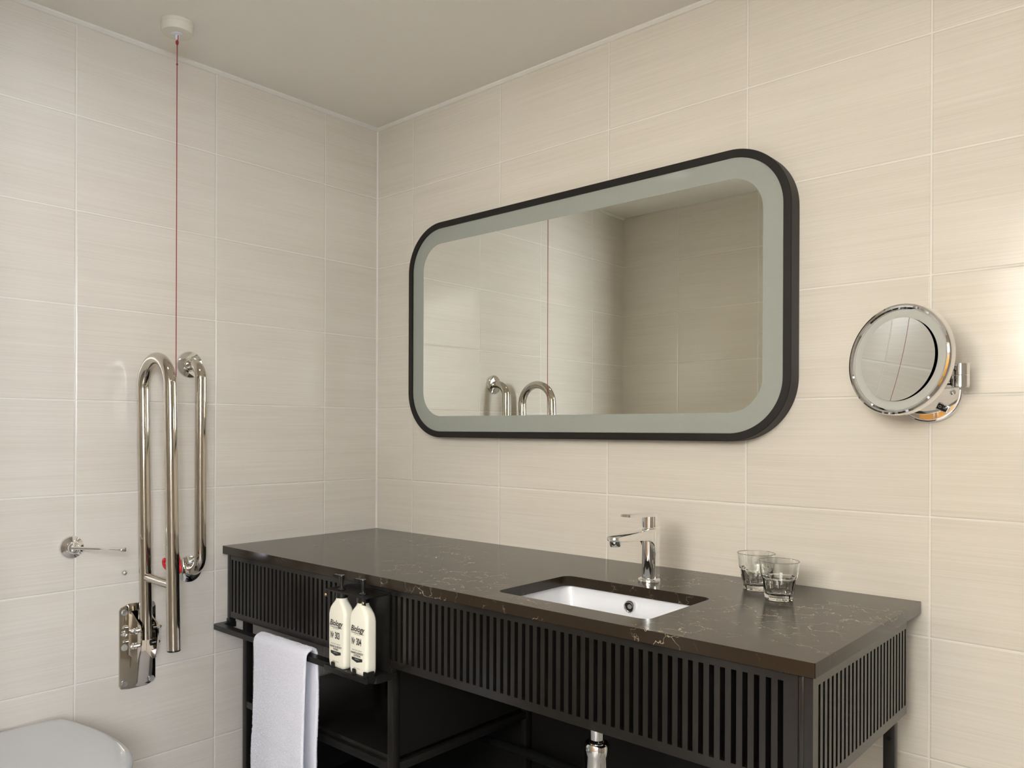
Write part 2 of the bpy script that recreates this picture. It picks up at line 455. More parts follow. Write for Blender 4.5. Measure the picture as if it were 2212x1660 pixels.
# orange oak wardrobe in the hall, seen only in the chrome
t = thing('wardrobe', 'orange oak wardrobe against the far wall of the hall beside the window', 'wardrobe', (1.15, YB + 0.15, 0))
obj('cabinet_body', box(NB(), 0.92, 1.40, YB + 0.002, YB + 0.30, 0.0, 2.0, 0.003), 'orange_wood', t)
for a, b in ((0.925, 1.158), (1.162, 1.395)):
    dr = obj('door', box(NB(), a, b, YB + 0.301, YB + 0.32, 0.06, 1.99, 0.003), 'orange_wood', t)
    hx = 1.135 if a < 1 else 1.185
    obj('handle', box(NB(), hx - 0.006, hx + 0.006, YB + 0.3205, YB + 0.345, 0.95, 1.12, 0.003), 'chrome', dr)

# ------------------------------------------------------------------ countertop and vanity
CX0, CX1, CY0, CY1, CZ = 0.0015, 1.781, -0.607, -0.0015, 0.83
SX0, SX1, SY0, SY1 = 1.061, 1.446, -0.540, -0.276
bm = NB()
n_ = 6
hole = rrect(SX0, SX1, SY0, SY1, 0.022, n_)
# outer outline sampled to the same vertex count as the hole
out = rrect(CX0, CX1, CY0, CY1, 0.003, n_)
prism(bm, out, XY, CZ - 0.024, CZ, hole)
es = [e for e in bm.edges if len(e.link_faces) == 2 and abs(e.verts[0].co.z - CZ) < 1e-6 and abs(e.verts[1].co.z - CZ) < 1e-6 and e.calc_face_angle() > 1.0]
bmesh.ops.bevel(bm, geom=es, offset=0.0015, segments=2, profile=0.5, affect='EDGES')
tag(obj('countertop', bm, 'quartz', None, True, 30), 'dark brown speckled stone countertop with pale veins and a sink cut-out', 'countertop')

PX0, PX1, PY, PZ0, PZ1 = 0.012, 1.7737, -0.5945, 0.6135, 0.8055
van = thing('vanity_unit', 'black slatted vanity unit with open shelf under the stone countertop', 'vanity', (0.9, -0.3, 0.0))
PIT, SLOT = 0.01980, 0.0092


def slatted(bm, a0, a1, first, count, to3, sl0=0.632, sl1=0.789, thick=0.014):
    """One flat board with a row of tall slots; to3(a, z, depth)."""
    def bx(p0, p1, z0, z1):
        prism(bm, [(p0, z0), (p1, z0), (p1, z1), (p0, z1)], to3, 0.0, thick)
    bx(a0, a1, sl1, PZ1 - 0.004)
    bx(a0, a1, PZ0, sl0)
    cur = a0
    for k in range(count):
        s = first + k * PIT
        bx(cur, s - SLOT / 2, sl0, sl1)
        cur = s + SLOT / 2
    bx(cur, a1, sl0, sl1)


bm = NB()
slatted(bm, PX0 + 0.016, PX1 - 0.0235, 0.0394, 86, lambda p, d: Vector((p[0], PY + d, p[1])))
obj('front_panel', bm, 'black', van, False)
bm = NB()
slatted(bm, PY + 0.0, -0.0815, -0.5672, 25, lambda p, d: Vector((PX1 - d, p[0], p[1])), 0.632, 0.787, 0.014)
obj('side_panel', bm, 'black', van, False)
bm = NB()
box(bm, PX0, PX0 + 0.0155, PY - 0.001, PY + 0.02, PZ0 - 0.006, PZ1 - 0.002, 0.001)
obj('corner_post', bm, 'black', van)
bm = NB()
box(bm, PX1 - 0.023, PX1 - 0.0145, PY, PY + 0.016, PZ0, PZ1 - 0.004, 0.0008)
obj('corner_post', bm, 'black', van)
bm = NB()   # inner carcass behind the slats
box(bm, PX0 + 0.002, PX1 - 0.030, PY + 0.030, PY + 0.042, PZ0 + 0.004, PZ1 - 0.020)
box(bm, PX1 - 0.040, PX1 - 0.030, PY + 0.0425, -0.09, PZ0 + 0.004, PZ1 - 0.002)
box(bm, PX0, PX0 + 0.012, PY + 0.0425, -0.02, PZ0 + 0.004, PZ1 - 0.002)
obj('carcass', bm, 'black_dark', van, False)
# frame legs, shelf and boards below
LG = 0.022
legs = [(0.058, -0.570), (0.058, -0.060), (0.732, -0.570), (0.732, -0.060), (1.728, -0.570), (1.728, -0.076)]
for i, (lx, ly) in enumerate(legs):
    bm = NB()
    box(bm, lx, lx + LG, ly, ly + LG, 0.0, PZ0 + 0.006 if lx < 1 or ly < -0.3 else PZ0 + 0.05, 0.0015)
    lg = obj('leg', bm, 'black_metal', van)
    if i in (0, 5):
        zc = 0.552
        yh = ly - 0.0002
        bm = NB(); lathe(bm, (lx + LG * .52, yh, zc), (0, -1, 0), [(0, 0), (0.0046, 0.0), (0.0046, 0.0006), (0.003, 0.0008), (0, 0.0008)], 20)
        obj('bolt_hole', bm, 'black_dark', lg)
for ly in (-0.570, -0.060):
    obj('shelf_rail', box(NB(), 0.0805, 0.7315, ly, ly + LG, 0.343, 0.364, 0.0015), 'black_metal', van)
obj('shelf_rail', box(NB(), 0.058, 0.080, -0.547, -0.061, 0.343, 0.364, 0.0015), 'black_metal', van)
obj('shelf_rail', box(NB(), 0.732, 0.754, -0.547, -0.061, 0.343, 0.364, 0.0015), 'black_metal', van)
obj('shelf', box(NB(), 0.0805, 0.7315, -0.560, -0.062, 0.3645, 0.378, 0.001), 'black', van)
obj('side_board', box(NB(), 0.0605, 0.0725, -0.547, -0.061, 0.02, 0.3425, 0.0), 'black_dark', van, False)
obj('side_board', box(NB(), 0.740, 0.7525, -0.547, -0.061, 0.379, PZ0, 0.0), 'black_dark', van, False)
obj('back_board', box(NB(), 0.085, 0.7505, -0.032, -0.020, 0.02, PZ0 - 0.12, 0.001), 'black_dark', van)
obj('back_board', box(NB(), 0.7535, 1.600, -0.032, -0.020, 0.02, PZ0 + 0.10, 0.001), 'black_dark', van)
obj('bottom_board', box(NB(), 0.0805, 0.7315, -0.560, -0.062, 0.05, 0.062, 0.001), 'black_dark', van)

# ------------------------------------------------------------------ towel rail and towel
rail = thing('towel_rail', 'black flat-bar towel rail under the left end of the vanity front', 'towel rail', (0.39, -0.62, 0.59))
RX0, RX1 = 0.003, 0.770
RYF, RYB, RZ0, RZ1 = -0.640, -0.616, 0.582, 0.597
bm = NB()
# plan of the U: front bar with rounded outer corners and two arms reaching back
oc = [(RX0, -0.574)] + [(RX0 + 0.012 - 0.012 * math.cos(a), RYF + 0.012 - 0.012 * math.sin(a)) for a in [PI / 2 * k / 6 for k in range(7)]]
oc += [(RX1 - 0.012 + 0.012 * math.sin(a), RYF + 0.012 - 0.012 * math.cos(a)) for a in [PI / 2 * k / 6 for k in range(7)]] + [(RX1, -0.574)]
ic = [(RX1 - 0.024, -0.574), (RX1 - 0.024, RYB), (RX0 + 0.024, RYB), (RX0 + 0.024, -0.574)]
prism(bm, oc + ic, XY, RZ0, RZ1)
obj('bar', bm, 'black_metal', rail, True, 30)
obj('mount', box(NB(), RX0 + 0.001, RX0 + 0.023, -0.5935, -0.5755, RZ1 + 0.0002, PZ0 - 0.0065, 0.0005), 'black_metal', rail)
obj('mount', box(NB(), RX1 - 0.023, RX1 - 0.001, -0.5935, -0.5755, RZ1 + 0.0002, PZ0 - 0.0005, 0.0005), 'black_metal', rail)

# towel: a folded strip draped over the bar
TX0, TX1 = 0.250, 0.4985


def towel_mesh():
    bm = NB()
    cy, cz, rad = -0.628, 0.5915, 0.0185
    path = []
    nz = 60
    for k in range(nz + 1): path.append((cy - rad, 0.17 + (cz - 0.17) * k / nz))
    for k in range(1, 18):
        a = PI - PI * k / 18
        path.append((cy + rad * math.cos(a), cz + rad * math.sin(a)))
    for k in range(nz + 1): path.append((cy + rad, cz - (cz - 0.25) * k / nz))
    th = 0.0095
    nx = 56
    P = len(path)

    def disp(i, s, x):
        y, z = path[i]
        a = path[max(0, i - 1)]; b = path[min(P - 1, i + 1)]
        tx, tz = b[0] - a[0], b[1] - a[1]; l = math.hypot(tx, tz)
        nx_, nz_ = -tz / l, tx / l                      # outward
        out = th / 2 * s
        hang = max(0.0, min(1.0, (cz - z) / 0.30))
        front = 1 if i < P / 2 else -1
        wav = hang * (0.0035 * math.sin(x * 17 + 0.6) + 0.002 * math.sin(x * 41)) * (1 if front > 0 else 0.6)
        if front > 0: wav += hang * hang * 0.006
        band = 0.0
        zb = 0.352 - (x - TX0) * 0.16                   # the woven band near the hem
        if front > 0 and s > 0: band = -0.0040 * math.exp(-((z - zb) / 0.0030) ** 2) - 0.0025 * math.exp(-((z - zb + 0.011) / 0.0030) ** 2)
        lump = 0.0006 * math.sin(x * 190 + z * 130) * math.sin(z * 210 - x * 90) + R.uniform(-0.00035, 0.00035)
        o = out + s * (lump + band)
        # rounded long edges
        e = min(x - TX0, TX1 - x)
        if e < 0.005: o *= math.sqrt(max(0.03, 1 - ((0.005 - e) / 0.005) ** 2))
        yy = y + nx_ * o - (wav if front > 0 else -wav * 0.3)
        xx = x
        if front > 0: xx += -hang * hang * 0.012 * max(0, (TX0 + 0.10 - x) / 0.10) - 0.004 * math.sin(hang * 3) * max(0, (x - TX1 + 0.06) / 0.06)
        else: xx += 0.0045 * math.sin(hang * 5.0) - 0.003
        return Vector((xx, yy, z + nz_ * o))
    xs = [TX0 + (TX1 - TX0) * (0.5 - 0.5 * math.cos(PI * k / nx)) * 0.35 + (TX1 - TX0) * k / nx * 0.65 for k in range(nx + 1)]
    G = {}
    for s in (1, -1):
        for i in range(P):
            for j in range(nx + 1): G[s, i, j] = bm.verts.new(disp(i, s, xs[j]))
    for s in (1, -1):
        for i in range(P - 1):
            for j in range(nx):
                bm.faces.new((G[s, i, j], G[s, i, j + 1], G[s, i + 1, j + 1], G[s, i + 1, j]))
    for i in range(P - 1):
        for j in (0, nx): bm.faces.new((G[1, i, j], G[1, i + 1, j], G[-1, i + 1, j], G[-1, i, j]))
    for j in range(nx):
        for i in (0, P - 1): bm.faces.new((G[1, i, j], G[1, i, j + 1], G[-1, i, j + 1], G[-1, i, j]))
    bmesh.ops.recalc_face_normals(bm, faces=bm.faces[:])
    # terry loops: short stubby tufts standing off the cloth
    bm.faces.ensure_lookup_table()
    fs = [(f.calc_center_median(), f.normal.copy(), [v.co.copy() for v in f.verts]) for f in bm.faces]
    fs = [q for q in fs if not (abs(q[0].y - cy) < rad and q[0].z < cz + rad - .001 and q[1].dot(q[0] - Vector((q[0].x, cy, min(q[0].z, cz)))) < 0)]
    for c, nrm, vs in fs:
        for _ in range(4):
            a, b = R.random(), R.random()
            p = vs[0].lerp(vs[1], a).lerp(vs[3].lerp(vs[2], a), b)
            t1 = Vector((R.uniform(-1, 1), R.uniform(-1, 1), R.uniform(-1, 1))).cross(nrm)
            if t1.length < 1e-4: continue
            t1.normalize()
            L = R.uniform(0.0009, 0.0019)
            d = (nrm + Vector((R.uniform(-.6, .6), R.uniform(-.6, .6), R.uniform(-.8, .3)))).normalized()
            w = 0.0006
            bm.faces.new((bm.verts.new(p - t1 * w), bm.verts.new(p + t1 * w), bm.verts.new(p + d * L + t1 * w * .4), bm.verts.new(p + d * L - t1 * w * .4)))
    me = bpy.data.meshes.new('hand_towel'); bm.to_mesh(me); bm.free()
    me.materials.append(M['towel'])
    me.polygons.foreach_set('use_smooth', [True] * len(me.polygons))
    o = bpy.data.objects.new('hand_towel', me); COL.objects.link(o)
    return o


tag(towel_mesh(), 'white terry hand towel folded over the black rail under the vanity', 'towel')

# ------------------------------------------------------------------ bottle holder and bottles
HX0, HX1 = 0.602, 0.770
hold = thing('bottle_holder', 'black metal wall bracket holding two pump bottles on the vanity front', 'bottle holder', (0.686, -0.63, 0.6))
bm = NB()
prism(bm, rrect(HX0, HX1, 0.598, 0.794, 0.006, 4), XZ, PY - 0.0035, PY - 0.0006)
obj('back_plate', bm, 'black_metal', hold)
bm = NB()
prism(bm, rrect(HX0 + 0.002, HX1 - 0.001, -0.667, PY - 0.0037, 0.005, 4), XY, 0.7880, 0.7910)
for bx_ in (HX0 + 0.010, HX1 - 0.012):
    box(bm, bx_ - 0.007, bx_ + 0.007, -0.667, -0.6645, 0.772, 0.7885, 0.001)
obj('neck_plate', bm, 'black_metal', hold)
bm = NB()
box(bm, HX0 + 0.002, HX1, -0.6635, PY - 0.0037, 0.5985, 0.6020, 0.0008)
box(bm, HX0 + 0.002, HX1, -0.6675, -0.6640, 0.588, 0.6030, 0.001)
prism(bm, [(-0.667, 0.5900), (-0.642, 0.5900), (-0.642, 0.5980), (PY - 0.004, 0.5980), (PY - 0.004, 0.602), (-0.667, 0.602)], YZ, HX1 + 0.0003, HX1 + 0.003)
for tx in (0.6395, 0.7225):
    prism(bm, rrect(tx - 0.0065, tx + 0.0065, 0.600, 0.6165, 0.003, 3), XZ, -0.6675, -0.6655)
prism(bm, rrect(-0.664, -0.645, 0.600, 0.6165, 0.003, 3), YZ, HX1 + 0.0004, HX1 + 0.0025)
prism(bm, rrect(HX1 - 0.012, HX1 + 0.002, 0.600, 0.6165, 0.003, 3), XZ, -0.6675, -0.6655)
obj('tray', bm, 'black_metal', hold)
for sx in (HX0 + 0.010, HX1 - 0.012):
    obj('screw', lathe(NB(), (sx, -0.6672, 0.778), (0, -1, 0), [(0, 0), (0.0038, 0), (0.0038, 0.002), (0.0025, 0.0035), (0, 0.0036)], 16), 'brass', hold)


def text_obj(parent, name, s, x, z, size, y, mat='ink', sx=1.0, shear=0.0, bold=0.0, align='CENTER'):
    cu = bpy.data.curves.new(name, 'FONT')
    cu.body = s; cu.size = size; cu.align_x = align; cu.align_y = 'CENTER'; cu.shear = shear; cu.offset = bold
    cu.resolution_u = 3
    tmp = bpy.data.objects.new('tmp', cu); COL.objects.link(tmp)
    dg = bpy.context.evaluated_depsgraph_get()
    me = bpy.data.meshes.new_from_object(tmp.evaluated_get(dg))
    bpy.data.objects.remove(tmp, do_unlink=True); bpy.data.curves.remove(cu)
    base = Vector((0, 0, 0)); q = parent
    while q is not None:
        base += q.location; q = q.parent
    for v in me.vertices:
        v.co = Vector((x + v.co.x * sx, y, z + v.co.y)) - base
    me.materials.clear(); me.materials.append(M[mat])
    me.name = name
    o = bpy.data.objects.new(name, me); COL.objects.link(o); o.parent = parent
    return o


def pump_bottle(xc, label, number, last_word):
    yc, z0 = -0.6465, 0.6023
    b = thing('pump_bottle', label, 'pump bottle', (xc, yc, z0), 'pump bottles in the holder')
    W, T = 0.068, 0.0325
    # body: stack of rounded sections (half-width, half-depth, corner radius, z)
    secs = [(.026, .0135, .007, 0.0), (.0305, .0150, .008, .0015), (.0330, .0160, .009, .007), (W / 2, T / 2, .0085, .016), (W / 2, T / 2, .0085, .128), (.0330, .0160, .0095, .137),
            (.0300, .0152, .010, .1455), (.0250, .0142, .011, .1535), (.0188, .0132, .0115, .1605), (.0152, .0127, .012, .1655), (.0142, .0125, .0122, .170)]
    bm = NB(); rings = []
    for hw, hd, r, z in secs:
        rings.append([bm.verts.new((xc + px, yc + py, z0 + z)) for px, py in rrect(-hw, hw, -hd, hd, min(r, hd - 1e-4), 6)])
    n = len(rings[0])
    for A, B in zip(rings, rings[1:]):
        for k in range(n): bm.faces.new((A[k], A[(k + 1) % n], B[(k + 1) % n], B[k]))
    bm.faces.new(rings[0][::-1]); bm.faces.new(rings[-1])
    body = obj('bottle_body', bm, 'bottle', b, True, 50)
    obj('collar', lathe(NB(), (xc, yc, z0 + .1705), (0, 0, 1), [(0, 0), (.0150, 0), (.0152, .002), (.0148, .0150), (0, .0150)], 32), 'black_gloss', b)
    bm = NB()
    zt = 0.7913
    lathe(bm, (xc, yc, zt), (0, 0, 1), [(0, 0), (.0098, 0), (.0100, .002), (.0085, .004), (.0050, .0055), (.0042, .010), (.0050, .020), (.0072, .031), (.0078, .0345), (.0070, .0365), (0, .0370)], 24)
    prism(bm, [(-.0065, .0285), (.004, .0275), (.004, .0355), (-.006, .0362), (-.021, .0372), (-.0235, .0350), (-.0225, .0325)],
          lambda p, d: Vector((xc + p[0] * .94 + d * .34, yc + p[0] * .34 - d * .94, zt + p[1])), -.0042, .0042)
    obj('pump', bm, 'black_gloss', b, True, 40)
    yf = yc - T / 2 - 0.00025
    xm = xc - 0.003
    text_obj(body, 'printed_text', 'Biology', xm + .001, z0 + .1085, .0195, yf, sx=.84, shear=.38, bold=.0006)
    bm = NB(); prism(bm, [(xm - .022, z0 + .0985), (xm + .024, z0 + .0978), (xm + .026, z0 + .0990), (xm - .022, z0 + .0997)], XZ, yf, yf + .0002)
    obj('printed_line', bm, 'ink', body, False)
    text_obj(body, 'printed_text', 'NEW ZEALAND', xm + .002, z0 + .0955, .0034, yf)
    text_obj(body, 'printed_text', 'N', xm - .0152, z0 + .078, .0225, yf, sx=.52, bold=.0008)
    text_obj(body, 'printed_text', 'o', xm - .0085, z0 + .0815, .0105, yf, sx=.6, bold=.0005)
    bm = NB(); box(bm, xm - .0105, xm - .0065, yf, yf + .0002, z0 + .0757, z0 + .0768); obj('printed_line', bm, 'ink', body, False)
    text_obj(body, 'printed_text', number, xm + .0075, z0 + .078, .0225, yf, sx=.56, bold=.0009)
    text_obj(body, 'printed_text', 'MOISTURE THERAPY', xm + .001, z0 + .0575, .0042, yf)
    text_obj(body, 'printed_text', 'HAND & BODY', xm + .001, z0 + .0508, .0068, yf, bold=.0003)
    text_obj(body, 'printed_text', last_word, xm + .001, z0 + .0445, .0068, yf, bold=.0003)
    bm = NB(); prism(bm, [(xm - .019, z0 + .0400), (xm - .019, z0 + .0335), (xm, z0 + .0285), (xm + .021, z0 + .0335), (xm + .021, z0 + .0400)], XZ, yf, yf + .0002)
    obj('printed_banner', bm, 'ink', body, False)
    text_obj(body, 'printed_text', 'ESSENTIAL', xm + .001, z0 + .0362, .0036, yf - .0001, 'pale_print')
    text_obj(body, 'printed_text', '350ml  11.8 fl oz', xm, z0 + .0150, .0036, yf)
    return b


pump_bottle(0.6478, 'cream pump bottle printed 303 hand and body wash, left of two', '303', 'WASH')
pump_bottle(0.7312, 'cream pump bottle printed 304 hand and body lotion, right of two', '304', 'LOTION')

# ------------------------------------------------------------------ sink and faucet
sink = thing('sink_basin', 'white rectangular undermount sink basin set in the dark countertop', 'sink', (1.2535, -0.408, 0.70))
bm = NB()
zt = CZ - 0.0243
secs = [(-.014, zt, .03), (.008, zt, .026), (.009, zt - .002, .026), (.006, zt - .02, .03), (-.004, zt - .105, .04), (-.018, zt - .122, .05), (-.05, zt - .128, .05)]
rings = []
for g, z, r in secs:
    gg = 0.014 if g == -.014 else g
    rings.append([bm.verts.new((x, y, z)) for x, y in rrect(SX0 - gg, SX1 + gg, SY0 - gg, SY1 + gg, r, 8)])
# outer shell
for g, z, r in ((.014, zt - .012, .03), (.012, zt - .016, .03), (.010, zt - .110, .04), (-.02, zt - .140, .05)):
    rings.insert(0, [bm.verts.new((x, y, z)) for x, y in rrect(SX0 - g, SX1 + g, SY0 - g, SY1 + g, r, 8)])
n = len(rings[0])
for A, B in zip(rings, rings[1:]):
    for k in range(n): bm.faces.new((A[k], A[(k + 1) % n], B[(k + 1) % n], B[k]))
bm.faces.new(rings[0][::-1]); bm.faces.new(rings[-1])
obj('bowl', bm, 'ceramic', sink, True, 40)
ov = obj('overflow_ring', lathe(NB(), (1.2395, SY1 + .0022, 0.7800), (0, -1, -.1), [(.0142, -.001), (.0142, .0025), (.0130, .0045), (.0112, .0043), (.0102, .0015), (.0096, -.001)], 36), 'chrome', sink)
obj('overflow_hole', lathe(NB(), (1.2395, SY1 + .0022, 0.7800), (0, -1, -.1), [(0, -.0005), (.0102, -.0005), (.0102, .0003), (0, .0004)], 30), 'black_gloss', ov)
obj('overflow_insert', lathe(NB(), (1.2395, SY1 + .0022, 0.7800), (0, -1, -.1), [(0, .0005), (.0058, .0005), (.0050, .0018), (0, .0022)], 24), 'chrome', ov)
dr = obj('drain', lathe(NB(), (1.2535, -0.408, zt - .1279), (0, 0, 1), [(0, .004), (.018, .0045), (.020, .003), (.030, .003), (.0325, .001), (.0325, 0)], 36), 'chrome', sink)

FX, FY = 1.2503, -0.2065
fau = thing('mixer_tap', 'chrome single lever mixer tap standing on the countertop behind the sink', 'tap', (FX, FY, CZ))
obj('base_flange', lathe(NB(), (FX, FY, CZ + .0003), (0, 0, 1), [(0, 0), (.0264, 0), (.0266, .004), (.0256, .0065), (.0225, .0085), (.0188, .0092), (0, .0092)], 48), 'chrome', fau)
bm = NB()
# rounded front column
lathe(bm, (FX, FY - .0012, CZ + .0096), (0, 0, 1), [(0, 0), (.0166, 0), (.0166, .1165), (0, .1165)], 48)
obj('tap_body', bm, 'chrome', fau)
bm = NB()
prof = [(.0165, .1262), (.0150, .1270), (-.006, .1272), (-.158, .1216), (-.163, .1196), (-.1645, .1150), (-.1600, .1108), (-.140, .1085), (-.060, .1040), (-.030, .1015), (-.0180, .0985), (-.0085, .0920), (-.0035, .0820), (-.0020, .0700), (-.0020, .0096), (.0150, .0096), (.0170, .0110), (.0172, .1245)]
stations = []
for k in range(13):
    a = -1 + 2 * k / 12
    stations.append(math.copysign(abs(a) ** .55, a) if a else 0.0)
rows = []
for a in stations:
    inset = .0028 if abs(a) > .999 else (.0008 if abs(a) > .94 else 0)
    cxm, czm = -.07, .113
    row = []
    for y, z in prof:
        taper = .0178 if y > -.03 else .0178 - (-.03 - y) / .13 * .0018
        tipround = 0.0
        if y < -.15: tipround = (abs(a) ** 3) * .010
        row.append(bm.verts.new((FX + a * taper, FY + y + tipround, CZ + z + (-inset * .35 if z > .112 else 0))))
    rows.append(row)
m_ = len(prof)
for A, B in zip(rows, rows[1:]):
    for k in range(m_): bm.faces.new((A[k], A[(k + 1) % m_], B[(k + 1) % m_], B[k]))
bm.faces.new(rows[0]); bm.faces.new(rows[-1][::-1])
obj('spout', bm, 'chrome', fau, True, 32)
obj('aerator', lathe(NB(), (FX, FY - .1455, CZ + .1092), (0, .12, -1), [(0, -.002), (.0125, -.002), (.0125, .006), (.0112, .0105), (.009, .0110), (.0085, .0095), (0, .0095)], 32), 'chrome', fau)
obj('cartridge', lathe(NB(), (FX, FY, CZ + .1285), (0, 0, 1), [(0, 0), (.0158, 0), (.0158, .0265), (0, .0265)], 40), 'chrome', fau)
bm = NB()
# lever: rounded slab on top reaching forward, with a curved skirt down the back
N_ = 28
top, bot = [], []
outl = []
for k in range(N_ + 1):
    a = -PI / 2 + PI * k / N_          # back half circle
    outl.append((.0178 * math.copysign(abs(math.sin(a)) ** .45, math.sin(a)), .0172 * abs(math.cos(a)) ** .45))
outl = [(x, y) for x, y in outl]       # from -x to +x around the back (+y)
tip = [(.0172, -.055), (.0160, -.085), (.0145, -.100), (.0105, -.1075), (0, -.1100), (-.0105, -.1075), (-.0145, -.100), (-.0160, -.085), (-.0172, -.055)]
outl = outl + tip
def zt_(y, top_): 
    b_ = .1635 + (.0035 * min(1, max(0, -y / .11)))
    if y < -.02: th = .0090 - .0030 * min(1, (-y - .02) / .085)
    else: th = .0085
    return b_ if top_ else b_ - th
A = [bm.verts.new((FX + x, FY + y, CZ + zt_(y, True) - .0006)) for x, y in outl]
A2 = [bm.verts.new((FX + x * .94, FY + y * (.94 if y > 0 else .985), CZ + zt_(y, True))) for x, y in outl]
B = [bm.verts.new((FX + x, FY + y, CZ + zt_(y, False))) for x, y in outl]
nn = len(outl)
for k in range(nn):
    k2 = (k + 1) % nn
    bm.faces.new((A[k], A[k2], A2[k2], A2[k])); bm.faces.new((B[k], B[k2], A[k2], A[k]))
bm.faces.new(A2[::-1]); bm.faces.new(B)
# back block of the lever, flush with the sides of the tap
blk = [(-.0035, .1302), (.0150, .1302), (.0170, .1316), (.0172, .1600), (.0150, .1628), (-.0035, .1600)]
prism(bm, blk, lambda p, d: Vector((FX + d, FY + p[0], CZ + p[1])), -.0176, .0176)
obj('lever_handle', bm, 'chrome', fau, True, 32)


# ------------------------------------------------------------------ tumblers
def tumbler_bm(x, y, z):
    bm = NB()
    H, NF = 0.0812, 10
    nseg, nz = NF * 10, 46
    cone = lambda h: 0.0312 + (0.0412 - 0.0312) * (h / H)
    plane = lambda h: 0.0278 + 0.0068 * max(0, (h - 0.004) / 0.044) + (0.9 * max(0, h - 0.0455))
    rings = []
    for i in range(nz + 1):
        h = H * i / nz
        ring = []
        for k in range(nseg):
            a = 2 * PI * k / nseg
            f = (a + PI / NF) % (2 * PI / NF) - PI / NF
            r = min(cone(h), plane(h) / math.cos(f))
            if h < 0.003: r -= 0.0016 * (1 - h / 0.003) ** 2
            ring.append(bm.verts.new((x + r * math.cos(a + .3), y + r * math.sin(a + .3), z + h)))
        rings.append(ring)
    inner = []
    inner.append([bm.verts.new((x + (cone(H) - .0007) * math.cos(2 * PI * k / nseg + .3), y + (cone(H) - .0007) * math.sin(2 * PI * k / nseg + .3), z + H + .0006)) for k in range(nseg)])
    for i in range(31):
        h = H - (H - 0.0150) * i / 30
        r = cone(h) - .0017 - (.0040 * min(1, max(0, (0.05 - h) / 0.03)))
        inner.append([bm.verts.new((x + r * math.cos(2 * PI * k / nseg + .3), y + r * math.sin(2 * PI * k / nseg + .3), z + h)) for k in range(nseg)])
    for r, h in ((.0245, .0122), (.0215, .0108), (.012, .0102)):
        inner.append([bm.verts.new((x + r * math.cos(2 * PI * k / nseg + .3), y + r * math.sin(2 * PI * k / nseg + .3), z + h)) for k in range(nseg)])
    allr = rings + inner
    for A_, B_ in zip(allr, allr[1:]):
        for k in range(nseg): bm.faces.new((A_[k], A_[(k + 1) % nseg], B_[(k + 1) % nseg], B_[k]))
    bm.faces.new(rings[0][::-1]); bm.faces.new(inner[-1])
    bmesh.ops.translate(bm, vec=Vector((-x, -y, -z)), verts=bm.verts[:])
    return bm


g1 = obj('glass_tumbler', tumbler_bm(0, 0, 0), 'glass', None, True, 22)
g1.location = (1.5532, -0.1864, CZ + .0003)
tag(g1, 'clear faceted glass tumbler standing in front, nearer the countertop edge', 'glass', 'tumblers on the countertop')
g2 = g1.copy(); COL.objects.link(g2)
g2.location = (1.4730, -0.1182, CZ + .0003)
g2.rotation_euler = (0, 0, 0.25)
tag(g2, 'clear faceted glass tumbler standing behind the other, nearer the tap', 'glass', 'tumblers on the countertop')

# ------------------------------------------------------------------ wall mirror
MX0, MX1, MZ0, MZ1 = 0.2225, 1.5222, 1.1620, 1.8635
mir = thing('wall_mirror', 'wide rounded wall mirror with black frame and frosted border above the vanity', 'mirror', (0.872, -0.001, 1.1620))
bm = NB()
FRB = 0.019
o_ = rrect(MX0, MX1, MZ0, MZ1, 0.152, 28); i_ = rrect(MX0 + FRB, MX1 - FRB, MZ0 + FRB, MZ1 - FRB, 0.133, 28)
o2 = rrect(MX0 + .0012, MX1 - .0012, MZ0 + .0012, MZ1 - .0012, 0.1508, 28)
rings = [[bm.verts.new(XZ(p, d)) for p in q] for q, d in ((i_, -0.0008), (o_, -0.0008), (o_, -0.0468), (o2, -0.0480), (i_, -0.0480))]
n = len(o_)
for A, B in zip(rings, rings[1:] + rings[:1]):
    for k in range(n): bm.faces.new((A[k], A[(k + 1) % n], B[(k + 1) % n], B[k]))
obj('frame', bm, 'frame', mir, True, 40)
MG = -0.0430
f_ = rrect(MX0 + .0690, MX1 - .0690, MZ0 + .0690, MZ1 - .0690, 0.084, 28)
e_ = rrect(MX0 + FRB + .0003, MX1 - FRB - .0003, MZ0 + FRB + .0003, MZ1 - FRB - .0003, 0.1327, 28)
obj('frosted_border', prism(NB(), e_, XZ, MG + .004, MG, f_), 'frost', mir, True, 40)
obj('mirror_glass', prism(NB(), f_, XZ, MG + .0042, MG + .0001), 'mirror', mir, False)
obj('backing', prism(NB(), e_, XZ, -0.002, MG + .0045), 'black_dark', mir, False)

# ------------------------------------------------------------------ magnifying mirror on its arm
mag = thing('magnifying_mirror', 'round chrome magnifying mirror on a swivel arm fixed to the tiled wall', 'magnifying mirror', (1.7946, -0.001, 1.2707))
obj('base_plate', lathe(NB(), (1.7946, -0.0006, 1.2707), (0, -1, 0), [(0, 0), (.0640, 0), (.0640, .010), (.0628, .0135), (.0600, .0150), (.0575, .0152), (0, .0152)], 64), 'chrome', mag)
obj('screw', lathe(NB(), (1.8404, -0.0159, 1.2676), (0, -1, 0), [(0, 0), (.0055, 0), (.0048, .003), (.0025, .0046), (0, .005)], 20), 'chrome', mag)
bm = NB()
sw_m = Matrix.Translation((1.8234, -0.0159, 1.2367)) @ Matrix.Rotation(math.radians(28), 4, 'Y')
box(bm, -.0115, .0115, -.006, 0, -.0075, .0075, .001)
bmesh.ops.transform(bm, matrix=sw_m, verts=bm.verts[:])
sw = obj('switch', bm, 'chrome', mag)
bm = NB()
box(bm, -.0098, .0098, -.0085, -.0062, -.0060, .0060, .0008)
bmesh.ops.transform(bm, matrix=sw_m, verts=bm.verts[:])
